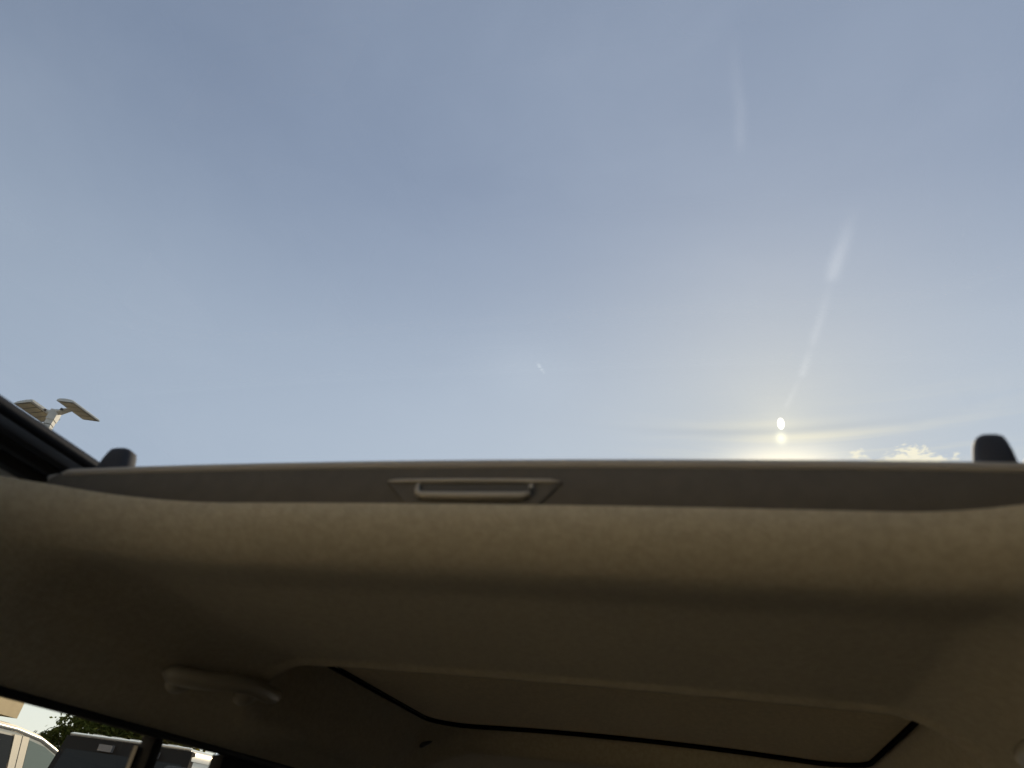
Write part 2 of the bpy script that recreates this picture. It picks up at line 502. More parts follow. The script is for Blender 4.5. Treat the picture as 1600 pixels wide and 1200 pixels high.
hv, hf, edge = clip_grid(head_z, head_sdf, xs, ys)
hm = bpy.data.meshes.new('headliner'); hm.from_pydata(hv, [], [f[::-1] for f in hf])
bm = bmesh.new(); bm.from_mesh(hm); bm.verts.ensure_lookup_table()
be = [e for e in bm.edges if e.is_boundary and e.verts[0].index in edge and e.verts[1].index in edge]
ret = bmesh.ops.extrude_edge_only(bm, edges=be)
for v in ret['geom']:
    if isinstance(v, bmesh.types.BMVert):
        v.co.z += 0.0005 if v.co.y > 0.9 else 0.002
bmesh.ops.recalc_face_normals(bm, faces=bm.faces)
bm.to_mesh(hm); bm.free()
hl = link('headliner', hm, 'headliner_fabric', car)
hl.location.z = Z

# rear panel (closed shade of the rear roof window) in the recess, with a dark gap round it
pv, pf, _ = clip_grid(lambda x, y: 0.257 - 0.014 * (x / 0.5) ** 2 + 0.003 * sstep(0.03, 0.0, -rrect(x, y, 0.4825, 1.05, 1.790, 0.110)),
                      lambda x, y: -rrect(x, y, 0.4825, 1.05, 1.790, 0.110), frange(-0.5, 0.5, 0.01), frange(1.03, 1.86, 0.01))
pm = bpy.data.meshes.new('rear_sunshade'); pm.from_pydata(pv, [], [f[::-1] for f in pf])
rs = link('rear_sunshade', pm, 'rear_shade_fabric', car); rs.location.z = Z
outl = []
for k in range(4):                                         # black bead drawn as the dark gap line round the panel
    qx, qy = ((1, 1), (-1, 1), (-1, 0), (1, 0))[k]
    for m_ in range(9):
        a_ = math.pi / 2 * (k + m_ / 8)
        outl.append((qx * (0.4845 - 0.112) + 0.112 * math.cos(a_), (1.795 - 0.112 if qy else 1.047 + 0.112) + 0.112 * math.sin(a_)))
outl.append(outl[0])
dense = []
for a_, b_ in zip(outl, outl[1:]):
    n_ = max(1, int(math.hypot(b_[0] - a_[0], b_[1] - a_[1]) / 0.03))
    dense += [(a_[0] + (b_[0] - a_[0]) * m_ / n_, a_[1] + (b_[1] - a_[1]) * m_ / n_) for m_ in range(n_)]
dense.append(dense[0])
tube('gap_bead', [(x, y, Z + 0.2535 - 0.014 * (x / 0.5) ** 2 ) for x, y in dense], 0.0033, 'void_black', car, n=8)
gp = prism('panel_gap', [(0.565 * sx, y) for sx, y in ((-1, 0.95), (1, 0.95), (1, 2.45), (-1, 2.45))], 'z', Z + 0.273, Z + 0.283, 'void_black', car)

# front sunshade, drawn back: a bow along its leading edge
def shade_sec(x):
    c = -0.008 * (x / 0.5) ** 2
    a = min(1.0, max(0.0, (0.505 - abs(x)) / 0.035)); q = 0.45 + 0.55 * math.sqrt(1 - (1 - a) ** 2)
    y0 = 0.520 + 0.020 * (1 - q)
    b, t = 0.236, 0.236 + 0.0590 * q
    pts = [(y0 + 0.004, b), (y0, b + 0.004), (y0 + 0.0005, t - 0.016), (y0 + 0.0025, t - 0.009), (y0 + 0.006, t - 0.004), (y0 + 0.012, t - 0.001), (y0 + 0.020, t),
           (y0 + 0.05, t - 0.002), (1.02, t - 0.006), (1.02, b + 0.03), (y0 + 0.06, b + 0.028), (y0 + 0.03, b)]
    return [(x, y, Z + z + c) for y, z in pts]


sx = [-0.505, -0.503, -0.498, -0.49, -0.48, -0.465] + frange(-0.45, 0.45, 0.03) + [0.465, 0.48, 0.49, 0.498, 0.503, 0.505]
shade = loft('sunshade', [shade_sec(x) for x in sx], 'shade_fabric', car, deg=50)
bead = [(x, 0.5235 + (0.006 if abs(x) > 0.47 else 0), Z + 0.2852 - 0.008 * (x / 0.5) ** 2 - 0.004 * max(0, (abs(x) - 0.46) / 0.04) ** 2) for x in frange(-0.495, 0.495, 0.015)]
tube('edge_bead', bead, 0.0048, 'bead_fabric', shade, n=10)
# recessed pull in the middle of the bow: bezel, dark pocket, pale lip
hx = 0.005
FY = 0.5202
bez = [(-0.086, 0.2650), (-0.080, 0.2668), (0.074, 0.2668), (0.080, 0.2650), (0.062, 0.2440), (-0.064, 0.2440)]
pull = loft('pull_handle', [[(hx + x * q, FY - d, Z + 0.2555 + (z - 0.2555) * q) for x, z in bez] for d, q in ((-0.002, 1.0), (0.0018, 0.985), (0.0030, 0.955))], 'shade_fabric', shade, deg=25)
ridge = [(hx + x, FY - 0.0030 - 0.0016 * (1 - (x / 0.09) ** 2), Z + 0.2655) for x in frange(-0.083, 0.077, 0.008)]
tube('pull_ridge', ridge, [0.0006] + [0.0020] * (len(ridge) - 2) + [0.0004], 'tan_plastic', shade, n=8)
box('pull_pocket', (hx - 0.050, hx + 0.052, FY - 0.0036, FY - 0.0028, Z + 0.2475, Z + 0.2632), 'pocket_plastic', shade)
rim = [(-0.051, 0.2620), (-0.0515, 0.2570), (-0.050, 0.2525), (-0.045, 0.2503), (0.0, 0.2500), (0.047, 0.2503), (0.052, 0.2525), (0.0535, 0.2570), (0.053, 0.2620)]
tube('pull_lip', [(hx + x, FY - 0.0058, Z + z) for x, z in rim], [(0.0014, 0.0014), (0.0022, 0.0022), (0.0034, 0.0030), (0.0042, 0.0034), (0.0044, 0.0036), (0.0042, 0.0034), (0.0034, 0.0030), (0.0022, 0.0022), (0.0014, 0.0014)], 'tan_plastic', shade, n=10)

# sunroof frame: two guide rails, front bow, rubber stops, pane
RAIL = [(0.450, 0.306), (0.452, 0.300), (0.462, 0.297), (0.470, 0.3005), (0.478, 0.3005), (0.482, 0.295), (0.490, 0.2935), (0.500, 0.2975), (0.506, 0.2975),
        (0.510, 0.289), (0.520, 0.287), (0.533, 0.290), (0.537, 0.283), (0.548, 0.276), (0.575, 0.272), (0.575, 0.325), (0.450, 0.325)]
for s in (-1, 1):
    r = loft('guide_rail', [[(s * (x + 0.032) - 0.023, y, Z + z) for x, z in RAIL] for y in frange(-0.26, 1.0, 0.09)], 'rail_black', car, deg=25)
    tube('rail_seal', [(s * 0.4815 - 0.023, y, Z + 0.3155) for y in frange(-0.26, 1.0, 0.06)], 0.0068, 'black_rubber', car, n=10)
    x = -0.228 if s < 0 else 0.417
    xk = -0.4310 if s < 0 else 0.4165
    hw = 0.0185 if s < 0 else 0.0135
    ks = []
    for zz, q in ((0.290, 1.0), (0.302, 0.93), (0.311, 0.82), (0.3155, 0.72), (0.3175, 0.55), (0.318, 0.2)):
        ring = []
        for k in range(20):
            a = 2 * math.pi * k / 20; ca, sa = math.cos(a), math.sin(a)
            ring.append((xk + hw * q * math.copysign(abs(ca) ** 0.6, ca) , 0.545 + 0.014 * q * math.copysign(abs(sa) ** 0.6, sa), Z + zz))
        ks.append(ring)
    loft('rubber_stop', ks, 'stop_rubber', car, deg=60)
box('front_bow', (-0.575, 0.575, -0.30, -0.235, Z + 0.255, Z + 0.325), 'black_plastic', car, bevel=0.01)
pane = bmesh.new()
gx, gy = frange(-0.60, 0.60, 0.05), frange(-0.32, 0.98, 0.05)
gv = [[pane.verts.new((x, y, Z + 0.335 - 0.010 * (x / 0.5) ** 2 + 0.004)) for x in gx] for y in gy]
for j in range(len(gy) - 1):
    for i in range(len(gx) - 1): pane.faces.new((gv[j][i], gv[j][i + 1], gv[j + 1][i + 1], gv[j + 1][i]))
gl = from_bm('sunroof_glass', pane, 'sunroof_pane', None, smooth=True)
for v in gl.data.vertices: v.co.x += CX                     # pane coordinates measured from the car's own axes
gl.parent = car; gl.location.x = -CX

# outer skin of the roof: closes the shell round and behind the pane
def skin_z(x): return 0.350 - 0.010 * (x / 0.5) ** 2 - (0.20 * ((abs(x) - 0.5) / 0.18) ** 2 if abs(x) > 0.5 else 0)
def strip(name, x0, x1, y0, y1, mat='hood_paint'):
    secs = []
    for x in frange(x0, x1, 0.03): secs.append([(x, y0, Z + skin_z(x)), (x, y1, Z + skin_z(x)), (x, y1, Z + skin_z(x) - 0.012), (x, y0, Z + skin_z(x) - 0.012)])
    return loft(name, secs, mat, car, deg=30)
strip('roof_skin', -0.68, -0.545, -0.45, 2.55); strip('roof_skin', 0.545, 0.68, -0.45, 2.55)
strip('roof_skin', -0.545, 0.545, 0.96, 2.55); strip('roof_skin', -0.545, 0.545, -0.45, -0.30)

# sides: header seal, pillars, doors, panes
for s in (-1, 1):
    tube('window_seal', [(s * 0.600, y, Z + 0.0800) for y in frange(-0.45, 2.45, 0.1)], 0.0065, 'black_rubber', car, n=8)
    prism('roof_rail', [(s * 0.6035, Z + 0.092), (s * 0.6035, Z + 0.080), (s * 0.68, Z + 0.0865), (s * 0.685, Z + 0.17), (s * 0.66, Z + 0.18)], 'y', -0.45, 2.5, 'hood_paint', car)
    for (y0, y1, lean, mt) in ((0.20, 0.58, 0.0, 'black_rubber'), (0.970, 0.992, 0.0, 'black_rubber'), (1.146, 2.3, 0.0, 'black_rubber'), (2.2, 2.5, 0.0, 'black_plastic')):  # the wide front pillar is unseen, broadened to cut window light
        prism('pillar', [(y0, Z - 0.36), (y1, Z - 0.36), (y1, Z + 0.075), (y0, Z + 0.075)], 'x', s * 0.603, s * 0.628, mt, car, bevel=0.004)
    box('pillar_trim', (*sorted((s * 0.622, s * 0.629)), 0.9625, 0.9690, Z - 0.36, Z + 0.06), 'rail_metal', car)
    prism('a_pillar', [(-1.35, Z - 0.36), (-1.27, Z - 0.36), (-0.40, Z + 0.08), (-0.48, Z + 0.08)], 'x', s * 0.60, s * 0.66, 'door_trim', car, bevel=0.01)
    for y0, y1 in ((-1.2, 0.21), (0.57, 0.975), (0.975, 1.16)):
        top = 0.086
        if y0 < -1: poly = [(-1.27, Z - 0.36), (y1, Z - 0.36), (y1, Z + top), (-0.40, Z + top)]
        else: poly = [(y0, Z - 0.36), (y1, Z - 0.36), (y1, Z + top), (y0, Z + top)]
        bm = bmesh.new(); bm.faces.new([bm.verts.new((s * 0.6305, a, b)) for a, b in poly])
        from_bm('side_glass', bm, 'side_pane' if y0 < -0.5 else 'rear_pane', car)
    if s < 0: box('blocker_blind', (-0.614, -0.612, 0.585, 0.965, Z - 0.36, Z - 0.035), 'blocker_fabric', car)  # added half blind, out of view, cutting light from the left window
    if s > 0:                                 # unseen blinds added to keep light from the right windows out
        for y0, y1 in ((-1.10, 0.195), (0.585, 0.965), (1.0, 1.12), (1.605, 2.195)):
            box('blocker_blind', (0.612, 0.614, y0, y1, Z - 0.36, Z + 0.07), 'blocker_fabric', car)
    for y0, y1 in ((-1.45, -0.055), (-0.045, 1.1), (1.11, 2.55)):
        prism('door' if y1 < 1.5 else 'quarter_panel', [(s * 0.63, 0.32), (s * 0.70, 0.32), (s * 0.78, 0.65), (s * 0.74, Z - 0.50), (s * 0.66, Z - 0.36), (s * 0.61, Z - 0.37), (s * 0.60, Z - 0.6)], 'y', y0, y1, 'door_trim', car, bevel=0.015)
# nose, floor, dash, windscreen, tailgate
box('floor_pan', (-0.70, 0.70, -1.5, 2.55, 0.28, 0.33), 'carpet', car)
prism('dashboard', [(-1.45, 0.35), (-0.95, 0.5), (-0.88, 0.80), (-0.95, 0.98), (-1.30, 1.06), (-1.5, 1.0)], 'x', -0.60, 0.60, 'dash_trim', car, bevel=0.03)
bm = bmesh.new(); bm.faces.new([bm.verts.new(p) for p in ((-0.62, -1.34, Z - 0.37), (0.62, -1.34, Z - 0.37), (0.60, -0.45, Z + 0.165), (-0.60, -0.45, Z + 0.165))]); from_bm('windscreen', bm, 'windscreen_pane', car)
box('header_trim', (-0.60, 0.60, -0.50, -0.455, Z + 0.165, Z + 0.345), 'headliner_fabric', car, bevel=0.02)
# unseen sun visors, added; the right one hangs down to block windscreen light
for x0, x1, tip in ((-0.585, -0.045, 0), (0.05, 0.575, 1)):
    poly = [(-0.438, Z + 0.160), (-0.418, Z + 0.160), (-0.445, Z - 0.045), (-0.460, Z - 0.045)] if tip else [(-0.445, Z + 0.160), (-0.445, Z + 0.142), (-0.27, Z + 0.185), (-0.27, Z + 0.198)]
    prism('added_visor', poly, 'x', x0, x1, 'door_trim', car, bevel=0.005)
prism('hood', [(-2.6, 0.3), (-1.45, 0.3), (-1.45, 1.06), (-2.25, 1.0), (-2.62, 0.82)], 'x', -0.74, 0.74, 'hood_paint', car, bevel=0.06)
prism('tailgate', [(2.55, 0.32), (2.66, 0.35), (2.68, 0.9), (2.60, 1.02), (2.52, 1.02)], 'x', -0.70, 0.70, 'hood_paint', car, bevel=0.02)
bm = bmesh.new(); bm.faces.new([bm.verts.new(p) for p in ((-0.60, 2.58, 1.02), (0.60, 2.58, 1.02), (0.57, 2.48, Z + 0.13), (-0.57, 2.48, Z + 0.13))]); from_bm('rear_window', bm, 'privacy_pane', car)
box('rear_header', (-0.60, 0.60, 2.46, 2.54, Z + 0.11, Z + 0.345), 'black_plastic', car, bevel=0.02)
for s in (-1, 1):
    for y, z in ((-1.85, 0.36), (2.05, 0.36)):
        tube('wheel', [(s * 0.56, y, z), (s * 0.60, y, z), (s * 0.74, y, z), (s * 0.78, y, z)], [0.32, 0.36, 0.36, 0.32], 'tyre_rubber', car, n=28)


def seat(name, x, y, wd, heads):
    b = from_bm(name, box_bm(x - wd / 2, x + wd / 2, y - 0.50, y + 0.02, 0.42, 0.60), 'seat_leather', car, bevel=0.06, seg=3); shade_auto(b)
    pb = loft_bm([[(x - wd / 2 * q, y + yy, zz), (x + wd / 2 * q, y + yy, zz), (x + wd / 2 * q, y + yy + 0.13, zz), (x - wd / 2 * q, y + yy + 0.13, zz)] for yy, zz, q in ((-0.04, 0.55, 1), (0.02, 0.80, 1), (0.10, 1.08, 0.92), (0.13, 1.16, 0.80))])
    o = from_bm('seat_back', pb, 'seat_leather', b, bevel=0.035, seg=3); shade_auto(o)
    for h in heads:
        hb_ = from_bm('headrest', box_bm(h - 0.13, h + 0.13, y + 0.13, y + 0.23, 1.17, 1.34), 'seat_leather', b, bevel=0.04, seg=3); shade_auto(hb_)


seat('front_seat', -0.37, 0.30, 0.52, (-0.37,)); seat('front_seat', 0.37, 0.30, 0.52, (0.37,))
seat('rear_bench', 0.0, 1.35, 1.16, (-0.36, 0.36))


# grab handles over the rear doors
def grab_handle(s):
    def P(y, z, off=0.0):                     # on the cove of the headliner, off = metres proud of it
        lo_, hi_ = 0.3, 0.6
        for _ in range(30):
            mid = (lo_ + hi_) / 2
            lo_, hi_ = (mid, hi_) if head_z(mid, 0.9) > z else (lo_, mid)
        x = lo_
        return Vector((s * (x - off * 0.80), y, Z + z - off * 0.60))
    sh, dz = (0.0, 0.0) if s < 0 else (-0.175, -0.016)
    g0, g1 = 0.832 + sh, 1.052 + sh
    ym = (g0 + g1) / 2; zm = 0.163 + dz
    p0 = P(ym, zm); pa = P(ym, zm + 0.012); pb = P(ym, zm - 0.012)
    bb = (pb - pa).normalized()                       # down the cove
    tt = Vector((0, 1, 0)); nn = tt.cross(bb)
    if nn.z > 0: nn = -nn                             # into the cabin
    half = (g1 - g0) / 2
    def Q(t, b, n): return p0 + tt * (t * half) + bb * (b - 0.018 * t) + nn * n
    path, rad = [], []
    for k in range(33):
        t = -1 + k / 16; u = abs(t)
        lift = 1 - u ** 4
        path.append(Q(t, 0.010 - 0.034 * (1 - u * u), 0.007 + 0.020 * lift))
        e = 1 - u
        q = math.sqrt(max(0.03, 1 - (1 - min(1.0, e * 8)) ** 2))
        rad.append((0.0160 * q, 0.0125 * q))
    h = tube('grab_handle', path, rad, 'handle_plastic', car, n=20)
    for tc_ in (-0.62, 0.58):                         # oval hinge covers under the bar
        secs = []
        for k in range(9):
            f = -1 + k / 4; w_ = math.sqrt(max(0.02, 1 - f * f))
            c = Q(tc_, 0.020 + 0.020 * f, 0.011)
            secs.append([c + tt * math.cos(a_) * 0.019 * w_ + nn * math.sin(a_) * 0.013 * w_ for a_ in [2 * math.pi * m_ / 16 for m_ in range(16)]])
        loft('hinge_cover', secs, 'handle_plastic', h, deg=60)


grab_handle(-1); grab_handle(1)
# small coat hook beside the recess
secs = []
for t, q in ((0, 0.25), (0.15, 0.8), (0.4, 1.0), (0.7, 0.8), (0.9, 0.6), (1, 0.2)):
    secs.append([(-0.548 + 0.065 * t, 1.775 + 0.010 * q * c_, Z + 0.176 + 0.026 * t + 0.007 * q * d_) for c_, d_ in ((-1, 0), (-0.6, -0.8), (0.4, -1), (1, 0), (0.6, 0.8), (-0.6, 0.8))])
loft('coat_hook', secs, 'rail_metal', car, deg=50)


# ------------------------------------------------------------------ vehicles outside
def wheel(parent, x, y, r=0.40, wd=0.25):
    s = 1 if y > 0 else -1
    t = tube('wheel', [(x, y - s * wd, r), (x, y - s * (wd - 0.03), r), (x, y - s * 0.03, r), (x, y, r)], [r - 0.05, r, r, r - 0.05], 'tyre_rubber', parent, n=30)
    tube('rim', [(x, y - s * 0.06, r), (x, y + s * 0.006, r), (x, y + s * 0.004, r)], [r * 0.62, r * 0.62, r * 0.2], 'rim_metal', t, n=24)


def flat(name, pts, mat, parent, thick=0.012, bevel=0.0):
    """a thin slab with the given outline, grown along minus its normal"""
    pts = [Vector(p) for p in pts]
    nrm = (pts[1] - pts[0]).cross(pts[2] - pts[1]).normalized()
    return loft(name, [[p for p in pts], [p - nrm * thick for p in pts]], mat, parent, bevel=bevel)


def frame(name, outer, inner, mat, parent, thick=0.02):
    outer = [Vector(p) for p in outer]; inner = [Vector(p) for p in inner]
    nrm = (outer[1] - outer[0]).cross(outer[2] - outer[1]).normalized()
    bm = bmesh.new(); n = len(outer)
    L = [[bm.verts.new(p) for p in ring] for ring in (outer, inner, [p - nrm * thick for p in inner], [p - nrm * thick for p in outer])]
    for a, b in ((0, 1), (1, 2), (2, 3), (3, 0)):
        for i in range(n):
            j = (i + 1) % n; bm.faces.new((L[a][i], L[a][j], L[b][j], L[b][i]))
    bmesh.ops.recalc_face_normals(bm, faces=bm.faces)
    return shade_auto(from_bm(name, bm, mat, parent))


# boxy off-roader: x along its length (front +), y to its left
jeep = empty('off_road_car', (-5.33, 5.95, 0), R(90 + 3))
tag(jeep, 'boxy grey off-roader seen from its dark rear window corner', 'car')
H = 1.87
prism('body_tub', [(0.05, 0.55), (2.9, 0.55), (2.95, 1.15), (0.0, 1.15)], 'y', -0.76, 0.76, 'grey_paint', jeep, bevel=0.04)
# the same added visors again on our own car, one down to block light
for x0, x1, tip in ((-0.585, -0.045, 0), (0.05, 0.575, 1)):
    poly = [(-0.438, Z + 0.160), (-0.418, Z + 0.160), (-0.445, Z - 0.045), (-0.460, Z - 0.045)] if tip else [(-0.445, Z + 0.160), (-0.445, Z + 0.142), (-0.27, Z + 0.185), (-0.27, Z + 0.198)]
    prism('added_visor', poly, 'x', x0, x1, 'door_trim', car, bevel=0.005)
prism('hood', [(2.96, 0.6), (3.95, 0.62), (3.95, 1.10), (2.96, 1.18)], 'y', -0.62, 0.62, 'grey_paint', jeep, bevel=0.05)
# hard top: tapering shell
secs = []
for x, zt in ((0.10, H - 0.10), (0.04, H - 0.035), (0.10, H - 0.005), (0.5, H), (1.4, H), (2.1, H - 0.03)):
    hw = 0.735
    ring = [(-0.70, zt - 0.10), (-0.69, zt - 0.045), (-0.655, zt - 0.012), (-0.60, zt), (0.60, zt), (0.655, zt - 0.012), (0.69, zt - 0.045), (0.70, zt - 0.10)]
    secs.append([(x, y, z) for y, z in ring])
top = loft('hard_top', secs[2:], 'grey_paint', jeep, deg=40)
for y in (-0.42, -0.21, 0.0, 0.21, 0.42):
    box('roof_rib', (0.15, 2.0, y - 0.05, y + 0.05, H - 0.01, H + 0.010), 'grey_paint', top, bevel=0.008)
# rear: black surround and lift glass
o4 = [(0.0, 0.76, 1.15), (0.0, -0.76, 1.15), (0.09, -0.69, H - 0.03), (0.09, 0.69, H - 0.03)]
i4 = [(0.012, 0.68, 1.22), (0.012, -0.68, 1.22), (0.080, -0.63, H - 0.15), (0.080, 0.63, H - 0.15)]
frame('rear_surround', o4, i4, 'black_rubber', jeep, 0.06)
lg = flat('rear_window', [(0.008, 0.69, 1.21), (0.008, -0.69, 1.21), (0.074, -0.64, H - 0.14), (0.074, 0.64, H - 0.14)], 'dark_glass', jeep, 0.01)
for y in (0.20, -0.30):
    box('glass_hinge', (0.052, 0.095, y - 0.075, y + 0.075, H - 0.125, H - 0.070), 'hinge_grey', lg, bevel=0.012)
prism('roof_lip', [(0.075, H - 0.010), (0.12, H + 0.002), (0.12, H - 0.03), (0.080, H - 0.028)], 'y', -0.66, 0.66, 'grey_paint', jeep, bevel=0.005)
for s in (-1, 1):                             # sides of the hard top with their windows
    def SP(x, z, o=0.0): return (x, s * (0.755 - 0.075 * (z - 1.15) / 0.7 + o), z)
    out = [SP(0.05, 1.15), SP(1.10, 1.15), SP(1.10, H - 0.09), SP(0.11, H - 0.09)]
    inn = [SP(0.26, 1.27), SP(0.98, 1.27), SP(0.98, H - 0.24), SP(0.28, H - 0.24)]
    sw = s
    if s > 0: out, inn = out[::-1], inn[::-1]
    frame('hard_top_side', out, inn, 'grey_paint', jeep, 0.05)
    a = [SP(0.235, 1.245, 0.006), SP(1.005, 1.245, 0.006), SP(1.005, H - 0.215, 0.006), SP(0.255, H - 0.215, 0.006)]
    b = [SP(0.285, 1.295, 0.004), SP(0.955, 1.295, 0.004), SP(0.955, H - 0.265, 0.004), SP(0.305, H - 0.265, 0.004)]
    if s > 0: a, b = a[::-1], b[::-1]
    sg = flat('side_window', [Vector(p) + Vector((0, -s * 0.004, 0)) for p in b], 'dark_glass', jeep, 0.008)
    frame('window_frame', a, b, 'chrome', sg, 0.016)
    out = [SP(1.11, 1.15), SP(2.25, 1.15), SP(2.02, H - 0.09), SP(1.11, H - 0.09)]
    inn = [SP(1.22, 1.22), SP(2.12, 1.22), SP(1.94, H - 0.18), SP(1.22, H - 0.18)]
    if s > 0: out, inn = out[::-1], inn[::-1]
    frame('door_frame', out, inn, 'grey_paint', jeep, 0.05)
    flat('door_window', [Vector(p) + Vector((0, -s * 0.02, 0)) for p in inn], 'dark_glass', jeep, 0.008)
    prism('fender', [(2.95, 0.98), (3.85, 0.95), (3.98, 0.80), (3.9, 0.80), (3.75, 0.88), (3.05, 0.88), (2.9, 0.6), (2.8, 0.6)], 'y', s * 0.62, s * 0.92, 'black_plastic', jeep, bevel=0.02)
    box('tail_light', (-0.06, 0.01, s * 0.66 - 0.06, s * 0.66 + 0.06, 0.85, 1.10), 'red_lens', jeep, bevel=0.01)
    tube('headlight', [(3.93, s * 0.42, 0.92), (3.975, s * 0.42, 0.92)], 0.09, 'clear_lens', jeep, n=20)
    wheel(jeep, 0.62, s * 0.90); wheel(jeep, 3.25, s * 0.90)
flat('windscreen', [(2.36, -0.66, 1.2), (2.36, 0.66, 1.2), (2.08, 0.60, H - 0.10), (2.08, -0.60, H - 0.10)], 'dark_glass', jeep, 0.02)
box('rear_bumper', (-0.20, 0.03, -0.75, 0.75, 0.50, 0.66), 'black_plastic', jeep, bevel=0.03)
box('front_bumper', (3.97, 4.15, -0.75, 0.75, 0.50, 0.66), 'black_plastic', jeep, bevel=0.03)
sp = tube('spare_wheel', [(0.0, 0.05, 0.98), (-0.04, 0.05, 0.98), (-0.20, 0.05, 0.98), (-0.24, 0.05, 0.98)], [0.34, 0.385, 0.385, 0.33], 'tyre_rubber', jeep, n=30)

# tall silver people carrier in the next bay
suv = empty('people_carrier', (-8.40, 5.17, 0), R(90 + 8))
tag(suv, 'silver people carrier with tan-lit door pillar behind the off-roader', 'car')
HS = 1.96
prof = [(0.0, 0.55), (-0.02, 1.0), (0.10, 1.20), (0.30, 1.78), (0.55, HS - 0.03), (1.1, HS), (1.9, HS - 0.005), (2.35, HS - 0.05), (2.68, HS - 0.14), (3.05, HS - 0.32), (3.55, 1.22), (3.75, 1.14), (4.45, 0.98), (4.65, 0.80), (4.68, 0.50), (4.4, 0.34), (0.3, 0.34)]
def hw_at(z): return 0.93 if z < 1.15 else 0.93 - 0.22 * ((z - 1.15) / (HS - 1.15)) ** 1.2
bm = bmesh.new()
ring = []
for x, z in prof:
    ring.append((x, z))
import itertools
rows = []
for q in (-1.0, -0.97, -0.86, 0.0, 0.86, 0.97, 1.0):
    row = []
    for x, z in ring:
        e = abs(q)
        zz = z - (0.05 if e == 1.0 else 0.012 if e == 0.97 else 0.0) * (1 if z > 1.0 else -1)
        row.append(bm.verts.new((x, hw_at(zz) * q, zz)))
    rows.append(row)
for a, b in zip(rows, rows[1:]):
    for i in range(len(ring)):
        j = (i + 1) % len(ring); bm.faces.new((a[i], a[j], b[j], b[i]))
# side walls between the outermost rows and the belt are closed by fans
for row in (rows[0], rows[-1]): bm.faces.new(row)
bmesh.ops.recalc_face_normals(bm, faces=bm.faces)
sb_ = shade_auto(from_bm('body', bm, 'silver_paint', suv), 35)
for s in (-1, 1):
    def SQ(x, z, o=0.004): return Vector((x, s * (hw_at(z) + o), z))
    def side(name, poly, mat, parent, o=0.006, th=0.01):
        pts = [SQ(x, z, o) for x, z in poly]
        if s > 0: pts = pts[::-1]
        return flat(name, pts, mat, parent, th)
    side('rear_door_window', [(0.98, 1.20), (1.90, 1.20), (1.86, HS - 0.13), (1.05, HS - 0.13)], 'dark_glass', suv, 0.012)
    side('front_door_window', [(2.14, 1.20), (3.25, 1.20), (2.95, HS - 0.39), (2.68, HS - 0.25), (2.42, HS - 0.17), (2.14, HS - 0.135)], 'green_glass', suv, 0.012)
    side('quarter_window', [(0.30, 1.25), (0.88, 1.20), (0.92, HS - 0.14), (0.5, HS - 0.16)], 'dark_glass', suv, 0.012)
    pl = side('door_pillar', [(1.915, 1.17), (2.125, 1.17), (2.125, HS - 0.11), (1.875, HS - 0.11)], 'silver_paint', suv, 0.020, 0.014)
    side('door_gap', [(2.012, 1.17), (2.020, 1.17), (2.010, HS - 0.11), (2.002, HS - 0.11)], 'black_rubber', pl, 0.0225, 0.004)
    tr_ = [(0.60, HS - 0.075), (1.1, HS - 0.055), (1.9, HS - 0.06), (2.35, HS - 0.105), (2.68, HS - 0.20), (3.05, HS - 0.37)]
    tube('roof_moulding', [SQ(x, z, 0.004) for x, z in tr_], 0.026, 'grey_paint', suv, n=8)
    tube('door_handle', [SQ(1.55, 1.05, 0.03), SQ(1.75, 1.05, 0.03)], 0.014, 'silver_paint', suv, n=8)
    wheel(suv, 0.95, s * 0.95, 0.35, 0.22); wheel(suv, 3.75, s * 0.95, 0.35, 0.22)
    box('headlight', (4.40, 4.64, s * 0.72 - 0.14, s * 0.72 + 0.14, 0.76, 0.90), 'clear_lens', suv, bevel=0.03)
    box('tail_light', (-0.04, 0.06, s * 0.80 - 0.08, s * 0.80 + 0.08, 0.95, 1.35), 'red_lens', suv, bevel=0.02)
flat('windscreen', [(3.53, -0.80, 1.245), (3.53, 0.80, 1.245), (3.06, 0.66, HS - 0.30), (3.06, -0.66, HS - 0.30)], 'green_glass', suv, -0.012)
flat('rear_window', [(0.11, 0.74, 1.25), (0.11, -0.74, 1.25), (0.29, -0.68, 1.74), (0.29, 0.68, 1.74)], 'dark_glass', suv, -0.012)

# ------------------------------------------------------------------ lot lamp
LX, LY = -13.62, 9.55
lamp = empty('lot_lamp', (LX, LY, 0))
tag(lamp, 'cream parking lot lamp post with two flat tilted heads beyond the sunroof', 'street lamp')
tube('base', [(0, 0, 0), (0, 0, 0.7), (0, 0, 0.74)], [0.28, 0.28, 0.2], 'concrete', lamp, n=24)
LZ = CAMZ + 6.42
po = box('pole', (-0.075, 0.075, -0.075, 0.075, 0.7, LZ - 0.06), 'lamp_paint', lamp, bevel=0.012); po.rotation_euler.z = R(28)
po = box('pole_band', (-0.079, 0.079, -0.079, 0.079, LZ - 0.20, LZ - 0.185), 'lamp_seam', lamp); po.rotation_euler.z = R(28)
po = box('pole_top', (-0.085, 0.085, -0.09, 0.09, LZ - 0.08, LZ + 0.16), 'lamp_paint', lamp, bevel=0.02); po.rotation_euler.z = R(28)
